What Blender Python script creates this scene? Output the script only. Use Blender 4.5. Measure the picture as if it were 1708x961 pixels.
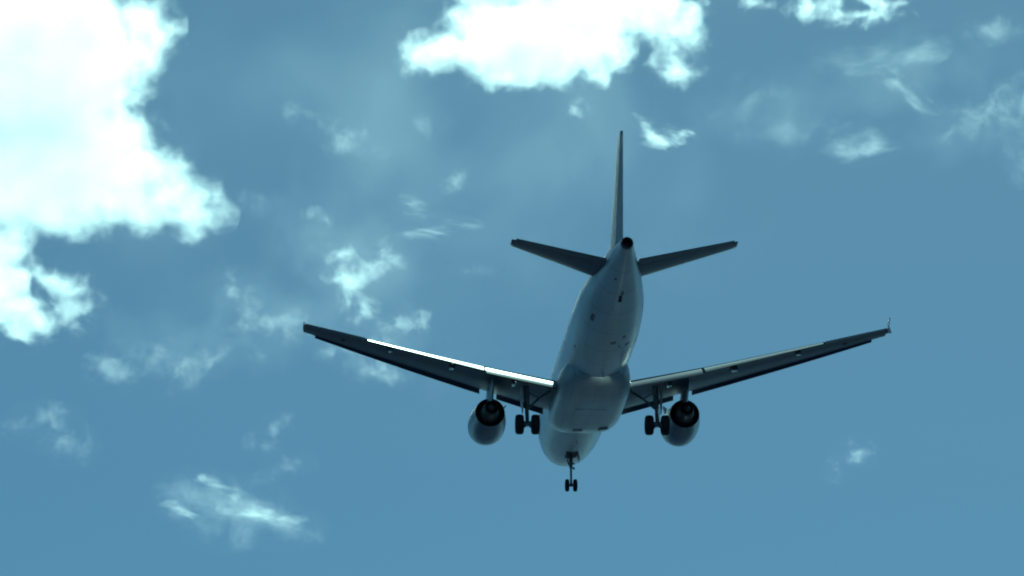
import bpy, bmesh, math, random
import numpy as np
from mathutils import Matrix, Vector, Euler

for o in list(bpy.data.objects):
    bpy.data.objects.remove(o)
S = bpy.context.scene
R = math.radians
random.seed(4)

# ------------------------------------------------------------------ camera
PW, PH, FPX = 1708.0, 961.0, 8571.5            # photograph frame and focal length in its pixels
CAM_PITCH = R(21.0)
cam = bpy.data.cameras.new('camera')
cam.lens = 36.0 * FPX / PW
cam.sensor_width = 36.0
cam.clip_start = 0.5
cam.clip_end = 200000.0
camera = bpy.data.objects.new('camera', cam)
camera.location = (0, 0, 1.7)
camera.rotation_euler = (math.pi / 2 + CAM_PITCH, 0, 0)
S.collection.objects.link(camera)
S.camera = camera
# frame of the line of sight: x right, y away, z up in the picture
VIEW = Matrix.Translation((0, 0, 1.7)) @ Euler((CAM_PITCH, 0, 0)).to_matrix().to_4x4()

# ------------------------------------------------------------------ sky, sun, exposure
SUN_EL, SUN_AZ = R(50), R(-8)                # azimuth counted to the left of straight ahead
w = bpy.data.worlds.new('World')
S.world = w
w.use_nodes = True
nt = w.node_tree
bg = nt.nodes['Background']
sky = nt.nodes.new('ShaderNodeTexSky')
sky.sky_type = 'NISHITA'
sky.sun_disc = False
sky.sun_elevation = SUN_EL
sky.sun_rotation = -SUN_AZ
sky.altitude = 0
sky.air_density = 0.45
sky.dust_density = 0.5
sky.ozone_density = 3.0
nt.links.new(sky.outputs[0], bg.inputs['Color'])
bg.inputs['Strength'].default_value = 0.05

sd = bpy.data.lights.new('sun', 'SUN')
sd.energy = 5.0
sd.angle = R(0.53)
sd.color = (1.0, 0.97, 0.93)
sun = bpy.data.objects.new('sun', sd)
SUN_DIR = Vector((-math.sin(SUN_AZ) * math.cos(SUN_EL), math.cos(SUN_AZ) * math.cos(SUN_EL), math.sin(SUN_EL)))
sun.rotation_euler = SUN_DIR.to_track_quat('Z', 'Y').to_euler()
sun.location = (0, 0, 400)
S.collection.objects.link(sun)

vs = S.view_settings
vs.view_transform = 'Standard'
vs.look = 'None'
vs.gamma = 1.0
vs.use_curve_mapping = False
vs.exposure = 0.66
vs.use_white_balance = True          # the photograph's cool, cyan white balance
vs.white_balance_temperature = 5000
vs.white_balance_tint = -44

cy = S.cycles
cy.use_denoising = True
cy.max_bounces = 12
cy.diffuse_bounces = 3
cy.glossy_bounces = 3
cy.transmission_bounces = 4
cy.volume_bounces = 7
cy.transparent_max_bounces = 32
cy.volume_max_steps = 256
cy.use_adaptive_sampling = True
cy.adaptive_threshold = 0.02
cy.sample_clamp_indirect = 8.0
cy.filter_width = 2.0

# ------------------------------------------------------------------ materials
def new_mat(name):
    m = bpy.data.materials.new(name)
    m.use_nodes = True
    t = m.node_tree
    return m, t, t.nodes['Principled BSDF']

def paint(name, col, rough=0.3, coat=0.0, metal=0.0, grime=0.12, scale=1.2, spec=0.5, stretch=(1, 0.18, 1), joints=None):
    """aircraft paint: base colour with faint streaks of dirt running along the airflow and uneven gloss"""
    m, t, b = new_mat(name)
    N, L = t.nodes, t.links
    tc = N.new('ShaderNodeTexCoord')
    mp = N.new('ShaderNodeMapping'); mp.inputs['Scale'].default_value = stretch
    L.new(tc.outputs['Object'], mp.inputs['Vector'])
    n1 = N.new('ShaderNodeTexNoise'); n1.inputs['Scale'].default_value = scale; n1.inputs['Detail'].default_value = 3
    L.new(mp.outputs[0], n1.inputs['Vector'])
    r = N.new('ShaderNodeMapRange'); r.inputs['From Min'].default_value = 0.36; r.inputs['From Max'].default_value = 0.78
    r.inputs['To Min'].default_value = 0.0; r.inputs['To Max'].default_value = grime * 2
    L.new(n1.outputs[0], r.inputs['Value'])
    mx = N.new('ShaderNodeMix'); mx.data_type = 'RGBA'
    mx.inputs['A'].default_value = (*col, 1)
    mx.inputs['B'].default_value = (col[0] * .45, col[1] * .43, col[2] * .40, 1)
    L.new(r.outputs[0], mx.inputs['Factor'])
    res = mx.outputs['Result']
    if joints:                                     # skin panel joints: thin darker lines, metres apart along each axis
        sp = N.new('ShaderNodeSeparateXYZ'); L.new(tc.outputs['Object'], sp.inputs[0])
        for ax, step, wd, dk in joints:
            fr = N.new('ShaderNodeMath'); fr.operation = 'PINGPONG'; fr.inputs[1].default_value = step / 2
            L.new(sp.outputs[ax], fr.inputs[0])
            lt = N.new('ShaderNodeMapRange'); lt.inputs['From Min'].default_value = 0; lt.inputs['From Max'].default_value = wd
            lt.inputs['To Min'].default_value = dk; lt.inputs['To Max'].default_value = 0
            L.new(fr.outputs[0], lt.inputs['Value'])
            m2 = N.new('ShaderNodeMix'); m2.data_type = 'RGBA'; m2.inputs['B'].default_value = (col[0] * .3, col[1] * .3, col[2] * .3, 1)
            L.new(lt.outputs[0], m2.inputs['Factor']); L.new(res, m2.inputs['A']); res = m2.outputs['Result']
    L.new(res, b.inputs['Base Color'])
    r2 = N.new('ShaderNodeMapRange'); r2.inputs['To Min'].default_value = rough * .9; r2.inputs['To Max'].default_value = rough * 1.12
    n2 = N.new('ShaderNodeTexNoise'); n2.inputs['Scale'].default_value = 0.8; n2.inputs['Detail'].default_value = 3
    L.new(tc.outputs['Object'], n2.inputs['Vector'])
    L.new(n2.outputs[0], r2.inputs['Value']); L.new(r2.outputs[0], b.inputs['Roughness'])
    b.inputs['Metallic'].default_value = metal
    b.inputs['Coat Weight'].default_value = coat
    b.inputs['Coat Roughness'].default_value = 0.12
    b.inputs['Specular IOR Level'].default_value = spec
    return m

M = {}
M['white'] = paint('white_paint', (0.74, 0.75, 0.75), 0.38, 0.2, grime=0.2, scale=.9, joints=(('Y', 2.13, .05, .5), ('X', 1.24, .035, .3)))
M['rudder'] = paint('rudder_paint', (0.16, 0.21, 0.29), 0.42, 0.0, grime=0.08, scale=.7, spec=0.22)
M['fin'] = paint('fin_paint', (0.07, 0.10, 0.15), 0.26, 0.0, grime=0.08, scale=.7, spec=0.27)
M['fairing'] = paint('fairing_paint', (0.52, 0.53, 0.54), 0.35, 0.1, grime=0.28, scale=.9, joints=(('Y', 1.9, .05, .5), ('X', 1.4, .035, .35)))
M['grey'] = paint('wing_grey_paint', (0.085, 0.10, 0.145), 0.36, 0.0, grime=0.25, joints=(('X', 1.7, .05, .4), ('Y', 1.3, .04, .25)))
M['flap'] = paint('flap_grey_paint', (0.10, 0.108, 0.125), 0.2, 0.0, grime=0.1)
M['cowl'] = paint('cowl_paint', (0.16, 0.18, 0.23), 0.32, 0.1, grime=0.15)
M['alloy'] = paint('polished_alloy', (0.62, 0.63, 0.65), 0.3, 0, 1.0, grime=0.1)
M['hot'] = paint('heat_stained_metal', (0.085, 0.082, 0.08), 0.5, 0, 0.2, grime=0.3)
M['gear'] = paint('gear_steel', (0.22, 0.23, 0.24), 0.4, 0, 0.2, grime=0.3, scale=5)
M['rubber'] = paint('tyre_rubber', (0.022, 0.022, 0.024), 0.75, spec=0.3, grime=0.2, scale=6)
M['outlet'] = paint('outlet_metal', (0.20, 0.205, 0.21), 0.5)
M['dark'] = paint('dark_recess', (0.06, 0.06, 0.064), 0.7, spec=0.2)
M['glass'] = paint('window_glass', (0.03, 0.035, 0.04), 0.12)
M['lens'] = paint('lamp_lens', (0.5, 0.5, 0.5), 0.1)

# ------------------------------------------------------------------ helpers
def obj(name, bm, mat, parent=None, smooth=True, sharp=40):
    bmesh.ops.recalc_face_normals(bm, faces=bm.faces)
    me = bpy.data.meshes.new(name)
    if smooth:
        for f in bm.faces: f.smooth = True
        for e in bm.edges:
            if len(e.link_faces) == 2 and e.calc_face_angle(0) > R(sharp): e.smooth = False
    bm.to_mesh(me); bm.free()
    me.materials.append(mat if not isinstance(mat, str) else M[mat])
    o = bpy.data.objects.new(name, me)
    S.collection.objects.link(o)
    if parent: o.parent = parent
    return o

def loft(bm, rings, cap=True, closed=True):
    vr = [[bm.verts.new(p) for p in r] for r in rings]
    n = len(vr[0])
    for a, b in zip(vr, vr[1:]):
        for i in range(n if closed else n - 1):
            j = (i + 1) % n
            bm.faces.new((a[i], a[j], b[j], b[i]))
    if cap:
        bm.faces.new(vr[0][::-1]); bm.faces.new(vr[-1])
    return vr

def tube(bm, pts, rad, n=12, cap=True):
    """round bar through points, one radius per point"""
    P = [Vector(p) for p in pts]
    rings = []
    for i, p in enumerate(P):
        d = (P[min(i + 1, len(P) - 1)] - P[max(i - 1, 0)]).normalized()
        q = d.to_track_quat('Z', 'Y')
        r = rad[i] if isinstance(rad, (list, tuple)) else rad
        rings.append([p + q @ Vector((r * math.cos(2 * math.pi * k / n), r * math.sin(2 * math.pi * k / n), 0)) for k in range(n)])
    loft(bm, rings, cap)

def revolve(bm, prof, centre, axis='y', n=40, cap=False):
    """profile [(along, radius)] spun about an axis through centre"""
    c = Vector(centre); rings = []
    for a, r in prof:
        ring = []
        for k in range(n):
            t = 2 * math.pi * k / n
            v = Vector((r * math.cos(t), a, r * math.sin(t))) if axis == 'y' else Vector((a, r * math.cos(t), r * math.sin(t)))
            ring.append(c + v)
        rings.append(ring)
    loft(bm, rings, cap)

def slab(bm, outline, th, M4=None):
    """closed outline of 3D points thickened along its normal"""
    P = [Vector(p) for p in outline]
    nrm = Vector((0, 0, 0))
    for i in range(len(P)):
        nrm += P[i].cross(P[(i + 1) % len(P)])
    nrm.normalize()
    loft(bm, [[p - nrm * th / 2 for p in P], [p + nrm * th / 2 for p in P]])

def box(bm, c, size, rot=None):
    r = bmesh.ops.create_cube(bm, size=1.0)
    m = Matrix.Translation(c) @ (rot.to_4x4() if rot else Matrix.Identity(4)) @ Matrix.Diagonal((*size, 1))
    bmesh.ops.transform(bm, matrix=m, verts=r['verts'])
    return r['verts']

def smooth_interp(xs, ys, x):
    """monotone cubic (Fritsch-Carlson) through the stations"""
    n = len(xs)
    h = [xs[i + 1] - xs[i] for i in range(n - 1)]
    d = [(ys[i + 1] - ys[i]) / h[i] for i in range(n - 1)]
    m = [d[0]] + [0 if d[i - 1] * d[i] <= 0 else 2 * d[i - 1] * d[i] / (d[i - 1] + d[i]) for i in range(1, n - 1)] + [d[-1]]
    i = max(0, min(n - 2, next((k for k in range(n - 1) if x <= xs[k + 1]), n - 2)))
    t = (x - xs[i]) / h[i]
    return ((1 + 2 * t) * (1 - t) ** 2 * ys[i] + t * (1 - t) ** 2 * h[i] * m[i]
            + t * t * (3 - 2 * t) * ys[i + 1] + t * t * (t - 1) * h[i] * m[i + 1])

# ------------------------------------------------------------------ open water added below the frame, unseen, to throw blue light on the belly
bm = bmesh.new()
bmesh.ops.create_circle(bm, cap_ends=True, radius=60000, segments=96)
gm, gt, gb = new_mat('bounce_sea')
gc = gt.nodes.new('ShaderNodeTexCoord')
gn = gt.nodes.new('ShaderNodeTexNoise'); gn.inputs['Scale'].default_value = 0.08; gn.inputs['Detail'].default_value = 8
gt.links.new(gc.outputs['Object'], gn.inputs['Vector'])
gp = gt.nodes.new('ShaderNodeBump'); gp.inputs['Strength'].default_value = 0.15; gp.inputs['Distance'].default_value = 1.5
gt.links.new(gn.outputs[0], gp.inputs['Height']); gt.links.new(gp.outputs[0], gb.inputs['Normal'])
gb.inputs['Base Color'].default_value = (0.0012, 0.006, 0.023, 1)
gb.inputs['Roughness'].default_value = 0.12
gb.inputs['IOR'].default_value = 1.33
bounce_water = obj('bounce_water', bm, gm, smooth=False)
bounce_water['kind'] = 'structure'

# ================================================================== the airliner
# body frame: x right, y forward, z up; station s is metres aft of the nose, y = 18 - s
def Y(s): return 18.0 - s
plane = bpy.data.objects.new('airliner', None)
S.collection.objects.link(plane)
plane['label'] = 'white twin engine passenger jet flying away overhead with landing gear down'
plane['category'] = 'airplane'
rv = Vector((-0.3063, -0.0052, 0.0896))
plane.matrix_world = VIEW @ Matrix.Translation((4.6395, 300.0, -4.3828)) @ Matrix.Rotation(rv.length, 4, rv.normalized())

# ---- fuselage
FS = [0.0, 0.12, 0.4, 0.9, 1.6, 2.4, 3.3, 4.3, 5.5, 7, 12, 18, 23.5, 25.5, 27.5, 29.5, 31.5, 33.5, 35.3, 36.6, 37.3]
FW = [.02, .28, .58, .92, 1.26, 1.53, 1.74, 1.88, 1.96, 1.975, 1.975, 1.975, 1.975, 1.97, 1.93, 1.78, 1.50, 1.12, .75, .48, .36]
FT = [-.62, -.36, -.08, .24, .62, 1.08, 1.58, 1.88, 2.03, 2.07, 2.07, 2.07, 2.07, 2.07, 2.06, 2.04, 2.0, 1.9, 1.71, 1.5, 1.38]
FB = [-.66, -.92, -1.18, -1.45, -1.70, -1.87, -1.98, -2.04, -2.07, -2.07, -2.07, -2.07, -2.07, -1.98, -1.72, -1.32, -.84, -.32, .18, .53, .70]
def fus(s):
    return smooth_interp(FS, FW, s), smooth_interp(FS, FT, s), smooth_interp(FS, FB, s)
def fus_pt(s, a, off=0.0):
    """point on the skin; a = angle from straight down, positive to the right wing"""
    hw, t, b = fus(s)
    return Vector(((hw + off) * math.sin(a), Y(s), (t + b) / 2 - ((t - b) / 2 + off) * math.cos(a)))
bm = bmesh.new()
ss = [0.0, .04, .12, .25, .4, .65, .9, 1.25, 1.6, 2, 2.4, 2.8, 3.3, 3.8, 4.3, 4.9, 5.5, 6.2, 7, 9, 12, 15, 18, 21, 23.5] + [24 + .5 * i for i in range(27)] + [37.3]
vr = loft(bm, [[fus_pt(s, 2 * math.pi * k / 64) for k in range(64)] for s in ss], cap=False)
bm.faces.new(vr[0][::-1])          # the rear stays open for the exhaust pipe
fuselage = obj('fuselage', bm, 'white', plane, sharp=50)

# panel joints, doors and outlets on the skin (thin raised or inked pieces of the real skin)
def skin_patch(name, s0, s1, a0, a1, mat, parent, off=0.006, label=None, n=8):
    bm = bmesh.new()
    rows = [[fus_pt(s0 + (s1 - s0) * i / n, R(a0 + (a1 - a0) * j / n), off) for j in range(n + 1)] for i in range(n + 1)]
    low = [[fus_pt(s0 + (s1 - s0) * i / n, R(a0 + (a1 - a0) * j / n), -.05) for j in range(n + 1)] for i in range(n + 1)]
    V = [[bm.verts.new(p) for p in r] for r in rows]; W = [[bm.verts.new(p) for p in r] for r in low]
    for i in range(n):
        for j in range(n):
            bm.faces.new((V[i][j], V[i + 1][j], V[i + 1][j + 1], V[i][j + 1]))
            bm.faces.new((W[i][j], W[i][j + 1], W[i + 1][j + 1], W[i + 1][j]))
    for i in range(n):
        bm.faces.new((V[i][0], W[i][0], W[i + 1][0], V[i + 1][0])); bm.faces.new((V[i][n], V[i + 1][n], W[i + 1][n], W[i][n]))
        bm.faces.new((V[0][i], V[0][i + 1], W[0][i + 1], W[0][i])); bm.faces.new((V[n][i], W[n][i], W[n][i + 1], V[n][i + 1]))
    o = obj(name, bm, mat, parent)
    if label: o['label'] = label
    return o
# cabin windows along both flanks (z about 0.45 -> angle from straight down)
WA = math.degrees(math.acos(-.45 / 2.07))
for sgn in (-1, 1):
    for k in range(38):
        s = 7.2 + k * .533
        if 14.4 < s < 15.0: continue
        skin_patch('cabin_window', s, s + .23, sgn * (WA - 4.6), sgn * (WA + 4.6), 'glass', fuselage, n=2)
    for s0, nm in ((4.75, 'cabin_door'), (28.9, 'cabin_door')):
        skin_patch(nm, s0, s0 + .81, sgn * 74, sgn * 128, 'white', fuselage, off=.012)
skin_patch('cargo_door', 8.2, 10.0, 28, 76, 'white', fuselage, off=.012)
skin_patch('cargo_door', 24.0, 25.8, 30, 74, 'white', fuselage, off=.012)
# small vents, valves and masts seen on the belly
for s0, s1, a0, a1 in ((25.2, 26.0, 38, 44), (27.4, 27.75, 2, 11), (26.7, 26.95, 30, 40), (27.9, 28.2, 22, 27), (29.4, 30.1, -46, -38),
                       (32.8, 33.2, 4, 12), (34.2, 34.38, -24, -16), (24.6, 25.0, -60, -57)):
    skin_patch('vent', s0, s1, a0, a1, 'outlet', fuselage, off=.008, n=4)
skin_patch('air_intake', 32.1, 32.75, 1, 9, 'dark', fuselage, off=.01, n=6)
for s, a, h in ((8.5, 0, .3), (22.9, 3, .35), (27.0, 18, .22), (31.2, -8, .2)):
    bm = bmesh.new()
    p = fus_pt(s, R(a), -.02); q = Vector((math.sin(R(a)), 0, -math.cos(R(a))))
    slab(bm, [p + Vector((0, .2, 0)), p + Vector((0, -.22, 0)), p + q * h + Vector((0, -.3, 0)), p + q * h + Vector((0, -.12, 0))], .035)
    obj('antenna', bm, 'white', fuselage)
# tail cone exhaust
bm = bmesh.new()
revolve(bm, [(.12, .345), (-.16, .335), (-.17, .285), (.15, .26), (.5, .24), (.5, .001)], (0, Y(37.34), 1.04), 'y', 32)
exhaust = obj('exhaust_pipe', bm, 'hot', plane)

# ---- belly fairing
bm = bmesh.new()
BS = [10.6, 11.0, 11.6, 12.4, 13.4, 15, 17, 18.6, 19.8, 20.8, 21.6, 22.2]
BW = [1.30, 1.62, 1.86, 2.02, 2.10, 2.14, 2.14, 2.12, 2.05, 1.90, 1.62, 1.15]
BB = [-2.02, -2.24, -2.42, -2.54, -2.60, -2.62, -2.62, -2.60, -2.52, -2.38, -2.2, -2.02]
rings = []
for i in range(61):
    s = 10.6 + 11.6 * i / 60
    hw = smooth_interp(BS, BW, s); zb = smooth_interp(BS, BB, s)
    zt = -.55; cz = (zt + zb) / 2; hz = (zt - zb) / 2
    ring = []
    for k in range(56):
        a = 2 * math.pi * k / 56; c_, s_ = math.cos(a), math.sin(a); e = 2 / 3.3
        ring.append((hw * math.copysign(abs(s_) ** e, s_), Y(s), cz - hz * math.copysign(abs(c_) ** e, c_)))
    rings.append(ring)
loft(bm, rings)
fairing = obj('belly_fairing', bm, 'fairing', plane, sharp=60)
for x, s in ((-.35, 12.6), (1.15, 12.9)):
    bm = bmesh.new(); box(bm, (x, Y(s), -2.56), (.55, .5, .05), Euler((R(7), R(-6 * x), 0)).to_matrix())
    obj('air_inlet', bm, 'outlet', fairing, smooth=False)
for x, s in ((-.46, 16.3), (.46, 16.3)):     # closed main wheel doors
    bm = bmesh.new(); vs_ = box(bm, (x, Y(s), -2.618), (.86, 2.0, .02))
    bmesh.ops.bevel(bm, geom=[e for e in bm.edges if abs(e.verts[0].co.z - e.verts[1].co.z) > .01], offset=.15, segments=3, affect='EDGES')
    obj('wheel_bay_door', bm, 'fairing', fairing, smooth=False)

# ---- wings
def le_s(y): return 12.25 + (y - 1.95) * .537
def te_s(y): return 19.0 + (y - 1.95) * .13 if y < 6.4 else 19.58 + (y - 6.4) * .216
def wz(y): return -1.2 + .135 * (y - 1.95) + .0012 * max(0, y - 1.95) ** 2
def tc(y): return .145 - .035 * min(1, (y - 1.95) / 8)
def inc(y): return R(3.6 - 4.2 * min(1, (y - 1.95) / 14))
def foil_z(x, t, up):
    th = 5 * t * (.2969 * math.sqrt(max(x, 0)) - .126 * x - .3516 * x * x + .2843 * x ** 3 - .1036 * x ** 4)
    camb = .018 * (1 - (2 * x - 1) ** 2) + (.012 * math.sin(math.pi * max(0, (x - .5) / .5)) if x > .5 else 0)
    return camb + (th if up else -th)
def wing_pt(sgn, y, x, z):
    """x, z in chord fractions at span y"""
    c = te_s(y) - le_s(y); a = inc(y)
    px = (x - .35) * c; pz = z * c
    return Vector((sgn * y, Y(le_s(y) + .35 * c + px * math.cos(a) + pz * math.sin(a)), wz(y) + pz * math.cos(a) - px * math.sin(a)))
def foil_ring(sgn, y, xu, xl, n=16):
    t = tc(y); pts = []
    for i in range(n + 1):
        x = xu * (1 - i / n) ** 1.7
        pts.append(wing_pt(sgn, y, x, foil_z(x, t, True)))
    for i in range(1, n + 1):
        x = xl * (i / n) ** 1.7
        pts.append(wing_pt(sgn, y, x, foil_z(x, t, False)))
    return pts
def small_foil(n=9, t=.13):
    xs = [(1 - i / n) ** 1.6 for i in range(n + 1)]
    return [(x, foil_z(x, t, True)) for x in xs] + [(x, foil_z(x, t, False)) for x in xs[::-1][1:-1]]

def flap(sgn, y0, y1, parent, n=6):
    bm = bmesh.new(); rings = []
    defl = R(27) if y1 < 7 else R(21.5)
    for i in range(n + 1):
        y = y0 + (y1 - y0) * i / n
        c = te_s(y) - le_s(y); cf = min(.25 * c, 1.25) * (1 - .3 * max(0, y - 6.4) / 7)
        o = wing_pt(sgn, y, .835, foil_z(.80, tc(y), True) - .030)
        a = defl + inc(y); ring = []
        for x, z in small_foil(t=.15):
            ring.append(o + Vector((0, -(x * math.cos(a) + z * math.sin(a)) * cf, (-x * math.sin(a) + z * math.cos(a)) * cf)))
        rings.append(ring)
    loft(bm, rings)
    return obj('flap', bm, 'flap', parent)
def slat(sgn, y0, y1, parent, n=6):
    bm = bmesh.new(); rings = []
    for i in range(n + 1):
        y = y0 + (y1 - y0) * i / n
        c = te_s(y) - le_s(y); cs = min(.17 * c, .80); t = tc(y)
        o = wing_pt(sgn, y, -.045, -.062 - .012 * max(0, y - 6) / 10)
        a = inc(y) + R(-25)
        prof = []
        K = cs / c / .17
        for q in range(9):                      # outer skin from upper trailing edge round the nose
            x = .17 * (1 - q / 8) ** 1.6; prof.append((x, foil_z(x, t, True)))
        for q in range(1, 4):
            x = .035 * q / 3; prof.append((x, foil_z(x, t, False)))
        for q in range(1, 5):                   # hollow back
            u = q / 5; prof.append((.035 + (.165 - .035) * u, foil_z(.035, t, False) * (1 - u) + (foil_z(.17, t, True) - .012) * u ** .6))
        ring = []
        for x, z in prof:
            x *= c * K; z *= c * K
            ring.append(o + Vector((0, -(x * math.cos(a) + z * math.sin(a)), -x * math.sin(a) + z * math.cos(a))))
        rings.append(ring)
    loft(bm, rings)
    return obj('slat', bm, 'grey', parent)

def build_wing(sgn):
    bm = bmesh.new()
    ys = [1.0, 1.95, 3, 4.2, 5.4, 6.4, 8, 10, 12, 13.35]
    loft(bm, [foil_ring(sgn, max(y, 1.2), .80, .76) for y in ys])
    loft(bm, [foil_ring(sgn, y, .755, .75) for y in (13.352, 14, 15, 16.1)])
    tip = [foil_ring(sgn, y, 1.0, .995) for y in (16.102, 16.5, 16.8)]
    tip.append([p.lerp(wing_pt(sgn, 16.95, .5, .012), .12) + Vector((sgn * .13, 0, 0)) for p in tip[-1]])
    loft(bm, tip)
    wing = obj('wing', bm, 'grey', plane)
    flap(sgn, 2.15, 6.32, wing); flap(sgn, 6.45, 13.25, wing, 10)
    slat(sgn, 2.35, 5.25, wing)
    for a, b in ((6.3, 8.77), (8.776, 11.27), (11.276, 13.77), (13.776, 16.25)): slat(sgn, a, b, wing)
    # aileron
    bm = bmesh.new(); rings = []
    for y in (13.4, 14.3, 15.2, 16.06):
        t = tc(y); ring = []
        for x in (1, .92, .84, .765): ring.append(wing_pt(sgn, y, x, foil_z(x, t, True)))
        for x in (.762, .84, .92, .998): ring.append(wing_pt(sgn, y, x, foil_z(x, t, False)))
        rings.append(ring)
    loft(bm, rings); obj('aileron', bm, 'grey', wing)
    # flap track fairings, their tails drooped with the flaps
    for y, L0, rr in ((4.55, 2.2, .17), (8.25, 2.3, .2), (11.9, 1.9, .17)):
        bm = bmesh.new()
        c = te_s(y) - le_s(y)
        a = wing_pt(sgn, y, .52, foil_z(.52, tc(y), False) + .01)
        k = wing_pt(sgn, y, .78, foil_z(.78, tc(y), False) - .035)
        e = k + Vector((0, -L0 * .52 * math.cos(R(24)), -L0 * .52 * math.sin(R(24))))
        P = [a, a.lerp(k, .12), a.lerp(k, .4), a.lerp(k, .75), k, k.lerp(e, .35), k.lerp(e, .7), k.lerp(e, .92), e]
        tube(bm, P, [.03, rr * .45, rr * .8, rr, rr, rr * .9, rr * .6, rr * .25, .02], 14)
        obj('flap_track_fairing', bm, 'flap', wing)
    # static wicks omitted at this size; wing tip fence
    bm = bmesh.new()
    b0 = wing_pt(sgn, 16.96, .10, .01); b1 = wing_pt(sgn, 16.96, 1.02, .01)
    m = (b0 + b1) / 2
    out = [b0, b0.lerp(b1, .3) + Vector((0, 0, .16)), b1 + Vector((sgn * .03, -.30, .46)), b1 + Vector((sgn * .03, -.42, .46)), b1 + Vector((0, -.12, .05)),
           b1 + Vector((sgn * .08, -.36, -.42)), b1 + Vector((sgn * .08, -.24, -.42)), b0.lerp(b1, .45) + Vector((0, 0, -.13))]
    if sgn < 0: out = [b0, b0.lerp(b1, .5) + Vector((0, 0, .05))] + out[4:]
    loft(bm, [[p + Vector((-sgn * .022, 0, 0)) for p in out], [p + Vector((sgn * .022, 0, 0)) for p in out]])
    obj('wingtip_fence', bm, 'white', wing, smooth=False)
    # fuel vent and light lens under the wing
    bm = bmesh.new(); p = wing_pt(sgn, 14.6, .45, foil_z(.45, tc(14.6), False)); box(bm, p, (.25, .25, .02)); obj('vent', bm, 'dark', wing, smooth=False)
    return wing
wings = {sg: build_wing(sg) for sg in (-1, 1)}

# ---- engines
def build_engine(sgn):
    c = Vector((sgn * 5.75, 0, -2.25))
    y0 = Y(11.75)                                     # intake lip plane
    bm = bmesh.new()
    prof = [(-.9, .78), (-.4, .80), (-.12, .84), (-.03, .875), (0.0, .92), (-.05, .985), (-.22, 1.045), (-.6, 1.09), (-1.1, 1.105), (-1.7, 1.085),
            (-2.4, 1.02), (-3.0, .935), (-3.45, .875), (-3.46, .845), (-3.0, .88), (-2.4, .93), (-1.8, .94)]
    # nacelle drooped a little towards the intake
    n = 48; rings = []
    for a, r in prof:
        rings.append([(c.x + r * math.cos(2 * math.pi * k / n), y0 + a, c.z - .07 * max(0, 1 + a / 3.4) + r * math.sin(2 * math.pi * k / n) * (.97 if math.sin(2 * math.pi * k / n) < 0 else 1)) for k in range(n)])
    loft(bm, rings, cap=False)
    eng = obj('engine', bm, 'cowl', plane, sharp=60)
    bm = bmesh.new()
    revolve(bm, [(-1.75, .62), (-2.6, .66), (-3.3, .60), (-4.1, .47), (-4.62, .385), (-4.63, .36), (-4.1, .37), (-3.9, .37)], (c.x, y0, c.z), 'y', 36)
    obj('core_cowl', bm, 'hot', eng, sharp=60)
    bm = bmesh.new()
    revolve(bm, [(-3.9, .28), (-4.4, .25), (-4.75, .17), (-5.05, .05), (-5.08, .002)], (c.x, y0, c.z), 'y', 24)
    obj('exhaust_cone', bm, 'hot', eng)
    bm = bmesh.new()                                   # fan, and the bulkhead that closes the duct behind it
    revolve(bm, [(-.35, .002), (-.5, .12), (-.78, .26), (-.8, .79), (-.95, .79), (-1.0, .2)], (c.x, y0, c.z), 'y', 36)
    for k in range(24):
        a = 2 * math.pi * k / 24; d = Vector((math.cos(a), 0, math.sin(a))); e = Vector((-math.sin(a), 0, math.cos(a)))
        o = Vector((c.x, y0 - .76, c.z))
        slab(bm, [o + d * .26 - e * .03 + Vector((0, .06, 0)), o + d * .77 - e * .07 + Vector((0, .02, 0)), o + d * .77 + e * .07 + Vector((0, .1, 0)), o + d * .26 + e * .05 + Vector((0, .1, 0))], .012)
    obj('fan', bm, 'hot', eng, smooth=False)
    bm = bmesh.new()
    revolve(bm, [(-1.78, .2), (-1.78, .96), (-1.9, .96), (-1.9, .2)], (c.x, y0, c.z), 'y', 36)
    obj('duct_wall', bm, 'dark', eng)
    # pylon
    bm = bmesh.new()
    def prow(s0, s1, z, hw):
        pts = []
        for q in range(13):
            u = q / 12; x = hw * (math.sin(math.pi * min(1, u * 1.02)) ** .6) if 0 < u < 1 else .01
            pts.append((c.x + x, Y(s0 + (s1 - s0) * u), z))
        for q in range(11, 0, -1):
            u = q / 12; x = hw * (math.sin(math.pi * min(1, u * 1.02)) ** .6)
            pts.append((c.x - x, Y(s0 + (s1 - s0) * u), z))
        return pts
    zt = wz(5.75)
    loft(bm, [prow(12.7, 16.3, c.z + .3, .20), prow(12.7, 16.9, c.z + .8, .21), prow(13.0, 17.3, c.z + 1.0, .20), prow(13.7, 17.6, zt - .30, .19), prow(14.4, 17.7, zt + .02, .17)])
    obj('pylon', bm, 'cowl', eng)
    for sd in (-1, 1):                                 # strakes
        bm = bmesh.new()
        b = Vector((c.x + sd * .86, y0 - 1.0, c.z + .68))
        q = Vector((sd * .75, 0, .66))
        slab(bm, [b, b + Vector((0, -1.1, 0)), b + q * .3 + Vector((0, -1.1, 0)), b + q * .3 + Vector((0, -.7, 0))], .03)
        if sd == -sgn: obj('strake', bm, 'cowl', eng)
        else: bm.free()
    return eng
engines = {sg: build_engine(sg) for sg in (-1, 1)}

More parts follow.
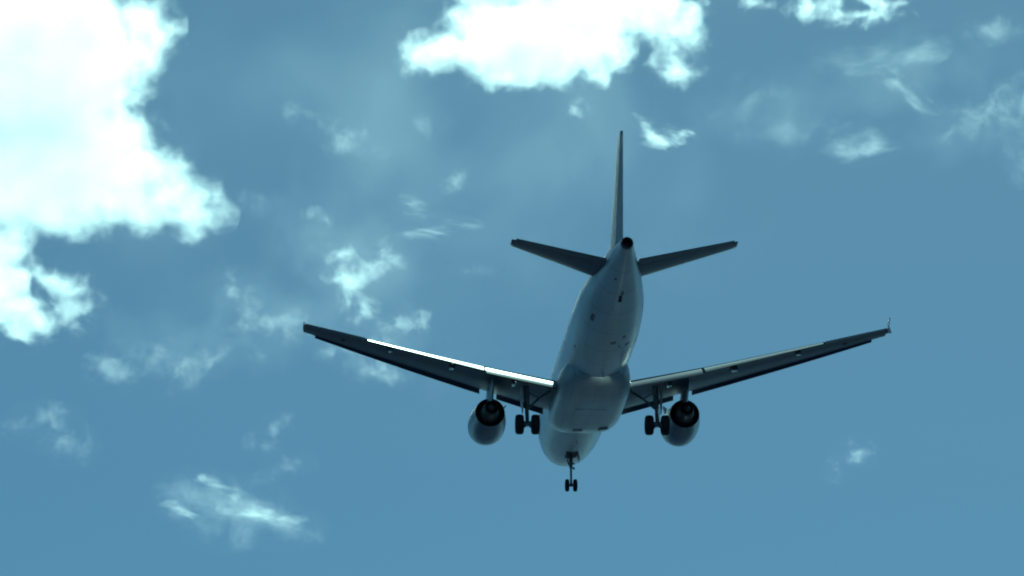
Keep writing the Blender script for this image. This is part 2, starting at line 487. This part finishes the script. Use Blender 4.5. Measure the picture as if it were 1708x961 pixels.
# ---- tail
def tail_surface(name, root, tip, hinge, mat, part, pmat, vertical=False, sgn=1, defl=0.0, t=.10):
    """root/tip: (le_s, te_s, span, z); fixed part up to the hinge fraction, moving part behind it"""
    def pt(u, x, z):
        le = root[0] + (tip[0] - root[0]) * u; te = root[1] + (tip[1] - root[1]) * u
        c = te - le; y = root[2] + (tip[2] - root[2]) * u; h = root[3] + (tip[3] - root[3]) * u
        z *= c
        if x > hinge: z -= (x - hinge) * c * math.tan(defl)
        if vertical: return Vector((z, Y(le + x * c), h))
        return Vector((sgn * y, Y(le + x * c), h + z))
    def th(x): return 5 * t * (.2969 * math.sqrt(max(x, 0)) - .126 * x - .3516 * x * x + .2843 * x ** 3 - .1036 * x ** 4)
    n = 14; us = [i / 8 for i in range(9)]
    def ring(u, xs, k=1.0): return [pt(u, x, th(x) * k) for x in xs] + [pt(u, x, -th(x) * k) for x in xs[::-1] if x > 0]
    f = [hinge * (1 - i / n) ** 1.7 for i in range(n + 1)]
    bm = bmesh.new()
    rs = [ring(u, f) for u in us]
    rs.append([a.lerp(pt(1.0, .45, 0), .25) + (Vector((0, -.12, .10)) if vertical else Vector((sgn * .07, -.05, .005))) for a in rs[-1]])
    loft(bm, rs)
    o = obj(name, bm, mat, plane)
    bm = bmesh.new()
    m = [1, .93, .86, hinge + .012]
    loft(bm, [ring(u, m, .98) for u in [.03 + .94 * i / 6 for i in range(7)]])
    obj(part, bm, pmat, o)
    return o
for sg in (-1, 1):
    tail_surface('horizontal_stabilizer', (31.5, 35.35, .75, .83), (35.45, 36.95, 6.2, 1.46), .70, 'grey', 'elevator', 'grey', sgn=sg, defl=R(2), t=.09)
fin = tail_surface('vertical_stabilizer', (29.3, 35.5, 0, 1.75), (34.85, 36.9, 0, 7.9), .66, 'fin', 'rudder', 'rudder', vertical=True, defl=R(0), t=.105)

# ---- landing gear
def tyre(bm, c, r, wd):
    h = wd / 2
    prof = [(-h * .55, r * .55), (-h * .95, r * .66), (-h, r * .84), (-h * .82, r * .95), (-h * .4, r), (h * .4, r), (h * .82, r * .95), (h, r * .84), (h * .95, r * .66), (h * .55, r * .55)]
    revolve(bm, prof, c, 'x', 36)
def wheel(c, r, wd, parent):
    bm = bmesh.new(); tyre(bm, c, r, wd)
    hub = [(-wd * .2, .01), (-wd * .22, r * .3), (-wd * .32, r * .5), (-wd * .28, r * .57), (wd * .28, r * .57), (wd * .32, r * .5), (wd * .22, r * .3), (wd * .2, .01)]
    wobj = obj('wheel', bm, 'rubber', parent)
    return wobj, hub
def add_wheel(c, r, wd, parent):
    bm = bmesh.new(); tyre(bm, c, r, wd)
    hb = len(bm.faces)
    hub = [(-wd * .2, .01), (-wd * .22, r * .3), (-wd * .32, r * .5), (-wd * .28, r * .57), (wd * .28, r * .57), (wd * .32, r * .5), (wd * .22, r * .3), (wd * .2, .01)]
    revolve(bm, hub, c, 'x', 28)
    bm.faces.ensure_lookup_table()
    idx = list(range(hb, len(bm.faces)))
    for i in idx: bm.faces[i].material_index = 1
    o = obj('wheel', bm, 'rubber', parent)
    o.data.materials.append(M['gear'])
    return o
def main_gear(sgn):
    x = sgn * 3.795; s = 17.71; za = -3.67
    bm = bmesh.new()
    top = (x, Y(17.35), -1.25)
    tube(bm, [top, (x, Y(17.5), -2.2), (x, Y(17.55), -2.55)], [.17, .165, .155], 16)          # outer cylinder
    tube(bm, [(x, Y(17.54), -2.5), (x, Y(s), za + .12)], [.105, .105], 14)                    # sliding piston
    tube(bm, [(x, Y(s), za + .16), (x, Y(s), za - .1)], [.15, .13], 14)
    tube(bm, [(x - .62, Y(s), za), (x + .62, Y(s), za)], .085, 12)                            # axle
    tube(bm, [(x - .24, Y(s), za), (x - .12, Y(s), za)], .2, 14); tube(bm, [(x + .12, Y(s), za), (x + .24, Y(s), za)], .2, 14)
    g = obj('main_landing_gear', bm, 'gear', plane)
    for dx in (-.465, .465): add_wheel((x + dx, Y(s), za), .585, .46, g)
    bm = bmesh.new()                                                                           # folding side brace
    k = Vector((x - sgn * .75, Y(17.3), -1.95))
    tube(bm, [(x - sgn * 1.45, Y(17.15), -1.45), k], .075, 10); tube(bm, [k, (x - sgn * .08, Y(17.5), -2.62)], .07, 10)
    tube(bm, [k, (x - sgn * .1, Y(17.3), -1.6)], .035, 8)
    obj('side_brace', bm, 'gear', g)
    bm = bmesh.new()                                                                           # torque links
    for p in ((-.07, .07),):
        tube(bm, [(x, Y(17.7), -2.6), (x, Y(18.08), -3.05), (x, Y(17.85), za + .14)], [.06, .05, .06], 8)
    obj('torque_link', bm, 'gear', g)
    bm = bmesh.new()                                                                           # leg door on the outboard side
    xo = x + sgn * .34
    slab(bm, [(xo, Y(16.9), -1.3), (xo, Y(18.1), -1.3), (xo - sgn * .06, Y(18.0), -2.5), (xo - sgn * .08, Y(17.8), -2.95), (xo - sgn * .08, Y(17.35), -2.95), (xo - sgn * .05, Y(17.0), -2.3)], .035)
    obj('gear_door', bm, 'fairing', g, smooth=False)
    bm = bmesh.new()
    tube(bm, [(x + sgn * .1, Y(17.7), -2.3), (x + sgn * .13, Y(17.8), -2.9), (x + sgn * .1, Y(17.85), za)], .022, 6)
    obj('brake_hose', bm, 'rubber', g)
    return g
for sg in (-1, 1): main_gear(sg)
bm = bmesh.new()
s, za = 5.07, -3.85
tube(bm, [(0, Y(5.35), -1.8), (0, Y(5.2), -2.75), (0, Y(5.19), -2.8)], [.115, .11, .10], 14)
tube(bm, [(0, Y(5.2), -2.75), (0, Y(s), za + .05)], .068, 12)
tube(bm, [(-.3, Y(s), za), (.3, Y(s), za)], .055, 10)
tube(bm, [(0, Y(s), za + .13), (0, Y(s), za - .07)], .09, 12)
tube(bm, [(-.2, Y(5.2), -2.52), (.2, Y(5.2), -2.52)], .06, 8)
nose = obj('nose_landing_gear', bm, 'gear', plane)
for dx in (-.245, .245): add_wheel((dx, Y(s), za), .38, .225, nose)
bm = bmesh.new()
tube(bm, [(-.12, Y(4.2), -1.95), (-.08, Y(5.1), -2.62)], .045, 8); tube(bm, [(.12, Y(4.2), -1.95), (.08, Y(5.1), -2.62)], .045, 8)
tube(bm, [(0, Y(5.25), -2.8), (0, Y(5.5), -3.2), (0, Y(5.15), za + .1)], .035, 8)
obj('drag_brace', bm, 'gear', nose)
for sgn in (-1, 1):
    bm = bmesh.new()
    slab(bm, [(sgn * .36, Y(5.05), -2.0), (sgn * .36, Y(6.1), -2.02), (sgn * .47, Y(6.05), -2.45), (sgn * .47, Y(5.15), -2.45)], .03)
    obj('gear_door', bm, 'white', nose, smooth=False)
bm = bmesh.new(); revolve(bm, [(.06, .001), (.05, .085), (-.05, .06), (-.07, .001)], (.19, Y(5.0), -2.75), 'y', 16); obj('taxi_light', bm, 'lens', nose)
skin_patch('wheel_bay', 4.75, 6.25, -10, 10, 'dark', fuselage, off=.004)

# ================================================================== clouds
CAMROT = Euler((CAM_PITCH, 0, 0)).to_matrix().to_4x4()
def sky_pt(px, py, dist):
    return VIEW @ Vector(((px - PW / 2) / FPX * dist, dist, -(py - PH / 2) / FPX * dist))

def cloud(label, puffs, dist, dens, amp=9.0, soft=7.0, scale=26.0, rough=.58, stretch=None, depth=.8, warp=.3, seed=0, step=.35, mist=True):
    """puffs: (px, py, rx, ry, tilt) in photograph pixels at that distance; every puff is an ellipsoid with a real depth"""
    k = dist / FPX
    cx = sum(p[0] for p in puffs) / len(puffs); cy_ = sum(p[1] for p in puffs) / len(puffs)
    org = sky_pt(cx, cy_, dist)
    rnd = random.Random(seed + int(cx * 7 + cy_))
    P = []
    for px, py, rx, ry, *t in puffs:
        t = t[0] if t else 0.0
        rx, ry = rx * k, ry * k
        rd = depth * (rx + ry) / 2
        P.append(((px - cx) * k, rnd.uniform(-.35, .35) * rd, -(py - cy_) * k, rx, rd, ry, R(-t)))
    # body: union of the puffs, grown by the reach of the ragged edge
    grow = amp * 1.15
    bm = bmesh.new()
    for x, y, z, rx, rd, ry, t in P:
        r = bmesh.ops.create_icosphere(bm, subdivisions=3, radius=1.0)
        m = Matrix.Translation((x, y, z)) @ Matrix.Rotation(-t, 4, 'Y') @ Matrix.Diagonal((rx + grow, rd + grow, ry + grow, 1))
        bmesh.ops.transform(bm, matrix=m, verts=r['verts'])
    m, t_, b = new_mat('cloud_vapour')
    N, L = t_.nodes, t_.links
    N.remove(b)
    out = N['Material Output']
    tc_ = N.new('ShaderNodeTexCoord')
    F = None
    for x, y, z, rx, rd, ry, tt in P:
        mp = N.new('ShaderNodeMapping'); mp.vector_type = 'TEXTURE'
        mp.inputs['Location'].default_value = (x, y, z); mp.inputs['Rotation'].default_value = (0, -tt, 0); mp.inputs['Scale'].default_value = (rx, rd, ry)
        L.new(tc_.outputs['Object'], mp.inputs['Vector'])
        ln = N.new('ShaderNodeVectorMath'); ln.operation = 'LENGTH'; L.new(mp.outputs[0], ln.inputs[0])
        rm = min(rx, ry, rd)
        ma = N.new('ShaderNodeMath'); ma.operation = 'MULTIPLY_ADD'; ma.inputs[1].default_value = -rm; ma.inputs[2].default_value = rm
        L.new(ln.outputs['Value'], ma.inputs[0])
        if F is None: F = ma.outputs[0]
        else:
            sm = N.new('ShaderNodeMath'); sm.operation = 'SMOOTH_MAX'; sm.inputs[2].default_value = min(8.0, rm * .6)
            L.new(F, sm.inputs[0]); L.new(ma.outputs[0], sm.inputs[1]); F = sm.outputs[0]
    mp = N.new('ShaderNodeMapping'); mp.vector_type = 'TEXTURE'
    st = stretch or (1, 1, 1, 0)
    mp.inputs['Location'].default_value = (rnd.uniform(-500, 500), rnd.uniform(-500, 500), rnd.uniform(-500, 500))
    mp.inputs['Rotation'].default_value = (0, R(st[3]), 0)
    mp.inputs['Scale'].default_value = (scale * st[0], scale * st[1], scale * st[2])
    L.new(tc_.outputs['Object'], mp.inputs['Vector'])
    n1 = N.new('ShaderNodeTexNoise'); n1.noise_type = 'FBM'; n1.normalize = False
    n1.inputs['Scale'].default_value = 1.0; n1.inputs['Detail'].default_value = 8; n1.inputs['Roughness'].default_value = rough
    n1.inputs['Distortion'].default_value = warp
    L.new(mp.outputs[0], n1.inputs['Vector'])
    ad = N.new('ShaderNodeMath'); ad.operation = 'MULTIPLY_ADD'; ad.inputs[1].default_value = amp * 1.6
    L.new(n1.outputs[0], ad.inputs[0]); L.new(F, ad.inputs[2])
    mr = N.new('ShaderNodeMapRange'); mr.interpolation_type = 'SMOOTHSTEP'
    mr.inputs['From Min'].default_value = 0.0; mr.inputs['From Max'].default_value = soft
    mr.inputs['To Min'].default_value = 0; mr.inputs['To Max'].default_value = dens
    L.new(ad.outputs[0], mr.inputs['Value'])
    pv = N.new('ShaderNodeVolumeScatter')
    pv.inputs['Color'].default_value = (1, 1, 1, 1)
    pv.inputs['Anisotropy'].default_value = .62
    L.new(mr.outputs[0], pv.inputs['Density'])
    L.new(pv.outputs[0], out.inputs['Volume'])
    if mist:                                       # faint mist skin, added so the cloud volume registers as an object
        tr = N.new('ShaderNodeBsdfTransparent'); tl = N.new('ShaderNodeBsdfTranslucent'); tl.inputs['Color'].default_value = (1, 1, 1, 1)
        mf = N.new('ShaderNodeMapRange'); mf.inputs['From Min'].default_value = -.6; mf.inputs['From Max'].default_value = .8
        mf.inputs['To Min'].default_value = 0; mf.inputs['To Max'].default_value = .005
        L.new(n1.outputs[0], mf.inputs['Value'])
        ms = N.new('ShaderNodeMixShader'); L.new(mf.outputs[0], ms.inputs[0]); L.new(tr.outputs[0], ms.inputs[1]); L.new(tl.outputs[0], ms.inputs[2])
        L.new(ms.outputs[0], out.inputs['Surface'])
    m.cycles.volume_step_rate = step
    o = obj('cloud', bm, m)
    o.matrix_world = Matrix.Translation(org) @ CAMROT
    md = o.modifiers.new('merge', 'REMESH'); md.mode = 'VOXEL'
    md.voxel_size = min(6.0, max(min(p[3] for p in P) * .16, max(p[3] for p in P) * .06, 1.2))
    o['label'] = label; o['category'] = 'cloud'; o['group'] = 'clouds drifting in the blue sky'
    return o

THICK = dict(dens=.055, depth=.45, warp=.1, soft=17, rough=.54)
cloud('huge bright white cloud filling the upper left corner, with an added bank out of view', [(40, 90, 225, 170), (60, 270, 225, 130), (222, 48, 78, 72), (298, 332, 90, 60, 18), (334, 356, 50, 52), (190, 335, 130, 56, 4), (190, 215, 66, 100), (250, 280, 66, 58), (20, 390, 70, 45), (-15, 440, 55, 60), (-330, 180, 320, 260), (-880, 130, 420, 300), (-1500, 100, 460, 320), (-2050, 60, 400, 260), (-2700, -900, 900, 650), (-4200, -700, 1100, 900), (-6000, -900, 1400, 1200)], 3400, amp=6.5, scale=22, step=.045, dens=.038, depth=.6, warp=.1, soft=14, rough=.56)  # puffs far past the left edge are added to brighten the jet's left side
cloud('ragged white cloud below the huge one at the left edge', [(0, 490, 80, 66), (45, 535, 62, 38), (118, 522, 42, 28), (95, 474, 62, 22, 8), (-5, 435, 52, 45), (150, 515, 18, 22)], 3395, .05, amp=6.5, scale=17, depth=.8, soft=14, rough=.56)
cloud('large bright cloud with a dark notch at the top centre', [(735, 85, 85, 36, -12), (870, 70, 155, 82), (985, 70, 75, 72), (1070, 10, 100, 54), (1126, 98, 48, 44), (880, -60, 220, 80), (1142, 48, 42, 52), (820, 118, 60, 28, 15), (960, 20, 120, 70)], 3500, dens=.05, depth=.8, warp=.1, soft=15, rough=.56, amp=6, scale=17)
cloud('small white cloud scrap cut by the top edge just right of the big top cloud', [(1250, 2, 32, 16), (1170, 12, 24, 10, -30)], 3550, .03, amp=6, soft=9, scale=18)
cloud('flat white cloud along the top edge at right', [(1370, 8, 62, 20), (1460, 4, 60, 16), (1420, 24, 100, 14)], 3600, .034, amp=6, soft=9, scale=18)
W = dict(soft=18, rough=.70)
cloud('long dim streak of cloud below the flat cloud at upper right', [(1420, 98, 65, 20, -4), (1490, 92, 66, 18, -8), (1545, 72, 28, 22, -20)], 3650, .008, amp=8, stretch=(1.7, 1, .8, -6), **W)
cloud('faint little cloud smudge near the top right corner', [(1650, 48, 46, 20, -8)], 3700, .0075, amp=8, **W)
cloud('slanting pale wisp below the long streak at upper right', [(1495, 138, 28, 20, 15), (1525, 165, 42, 19, 35)], 3600, .014, amp=8, scale=18, stretch=(1.6, 1, .7, 32), **W)
cloud('soft oblong wisp above the right wing tip', [(1425, 240, 44, 20, 5), (1465, 236, 42, 16, -12)], 3600, .012, amp=8, scale=18, stretch=(1.5, 1, .8, 0), **W)
cloud('dim ragged veil at the right edge', [(1600, 215, 36, 14, -25), (1650, 190, 50, 24, -25), (1700, 175, 40, 40), (1702, 250, 18, 46)], 3700, .007, amp=9, scale=20, **W)
cloud('bright little cloud right beside the top of the tail fin', [(1078, 216, 28, 12, 30), (1105, 230, 40, 15, 0), (1140, 222, 24, 8, -15), (1060, 208, 12, 6, 20)], 3450, .055, amp=5, soft=9, scale=13, stretch=(1.4, 1, .8, 12))
cloud('small wispy knot hanging under the big top cloud', [(958, 170, 16, 18, 30), (972, 184, 16, 12)], 3480, .034, amp=6, scale=12, soft=10)
cloud('very faint veil right of the little cloud by the fin', [(1250, 175, 60, 26, -30), (1310, 220, 70, 32)], 3650, .0026, amp=10, **W)
cloud('faint drifting wisp high in the blue between the two big clouds', [(512, 195, 28, 13, 20), (570, 225, 30, 28, 40), (602, 243, 36, 13, 15)], 3600, .010, amp=8, scale=17, **W)
cloud('tiny faint scrap of cloud below the left end of the big top cloud', [(723, 215, 26, 20)], 3650, .009, amp=7, **W)
cloud('thin curl of cloud off the right tip of the huge cloud', [(398, 350, 30, 14, -45), (415, 345, 16, 14)], 3420, .017, amp=6, scale=13, **W)
cloud('short slanted wisp above the streaky one left of the fin', [(748, 314, 15, 10, -20), (762, 300, 25, 10, -45)], 3550, .026, amp=5, scale=12, **W)
cloud('streaky feathered wisp left of the tail', [(700, 350, 28, 8, 35), (740, 368, 42, 11, -3), (715, 385, 40, 13, -10), (768, 375, 28, 8, 15)], 3500, .034, amp=6, scale=13, stretch=(2.2, 1, .55, 8), **W)
cloud('patchy white cloud above the left wing', [(575, 435, 36, 26), (588, 470, 28, 30), (588, 512, 24, 30), (590, 495, 18, 16), (640, 445, 28, 32), (530, 390, 16, 24, -30)], 3400, .027, amp=9, soft=16, scale=18, rough=.62)
cloud('very small faint dash of cloud left of the tailplane', [(790, 450, 26, 8)], 3550, .022, amp=4, scale=13, **W)
cloud('pale cloud touching the upper edge of the left wing', [(660, 548, 34, 17, -12), (640, 562, 26, 17), (690, 540, 20, 22)], 3450, .028, amp=7, scale=15, **W)
cloud('dim cloud just under the left wing', [(600, 604, 66, 14, 14), (640, 622, 38, 13, 10), (578, 590, 28, 15)], 3500, .015, amp=7, scale=17, **W)
cloud('faint upright puff left of the left wing tip', [(398, 490, 26, 28), (395, 520, 34, 22)], 3550, .011, amp=9, scale=18, **W)
cloud('faint hooked veil beside the left wing tip', [(450, 535, 40, 22, 20), (478, 545, 26, 36), (455, 575, 28, 18, -50)], 3550, .010, amp=9, scale=18, **W)
cloud('long faint tuft row left of and below the left wing tip', [(200, 612, 44, 26), (265, 600, 22, 30), (300, 625, 40, 22, 15), (350, 602, 36, 18, -25)], 3600, .009, amp=9, scale=18, **W)
cloud('dim low smudge of cloud near the left edge', [(60, 705, 40, 18, -10), (105, 735, 42, 22, 15), (95, 712, 24, 20)], 3650, .009, amp=9, scale=18, **W)
cloud('small slanted wisp left of the left engine', [(455, 718, 32, 14, -40), (440, 740, 24, 13)], 3550, .016, amp=6, scale=15, **W)
cloud('thin slanted streak above the bright low cloud', [(470, 782, 40, 9, -20), (500, 772, 26, 9)], 3600, .018, amp=5, scale=15, **W)
cloud('bright streaked cloud low at left', [(296, 846, 30, 9, 25), (318, 862, 15, 11, 40), (370, 818, 40, 8, 30), (405, 838, 34, 6, 20), (425, 858, 56, 9, 6), (475, 866, 30, 8, 8)], 3350, .045, amp=5, soft=11, scale=12, stretch=(1.6, 1, .7, 14), depth=1.2)
cloud('soft veil round the bright streaked cloud low at left', [(330, 830, 60, 32), (400, 850, 95, 40, 8), (470, 880, 60, 20, 5), (370, 885, 48, 18)], 3480, .005, amp=9, scale=22, **W)
cloud('lone faint puff at lower right', [(1430, 758, 22, 20), (1415, 770, 22, 14), (1400, 780, 20, 12, -35)], 3550, .03, amp=6, scale=13, soft=18, rough=.7)
veils = [
    cloud('broad thin veil behind the patchy cloud and the left wing tip', [(560, 420, 170, 110, 30), (470, 520, 170, 80), (330, 570, 190, 70), (640, 560, 110, 60)], 3800, .0006, amp=16, scale=34, soft=34, mist=False),
    cloud('broad thin veil across the upper right', [(1320, 170, 220, 70, -10), (1500, 130, 200, 80, -8), (1620, 210, 130, 70)], 3900, .0004, amp=16, scale=34, soft=34, mist=False),
    cloud('added pale even veil brightening the middle of the sky round the tail fin', [(720, 270, 620, 380, -8)], 4300, .0013, amp=22, scale=110, soft=130, depth=.25, mist=False)]  # last veil is added to lighten mid-sky and leave the corners darker
for o in veils:                                    # films of cloud nobody could count
    o.name = 'cloud_veil'; o['kind'] = 'stuff'
    del o['group']
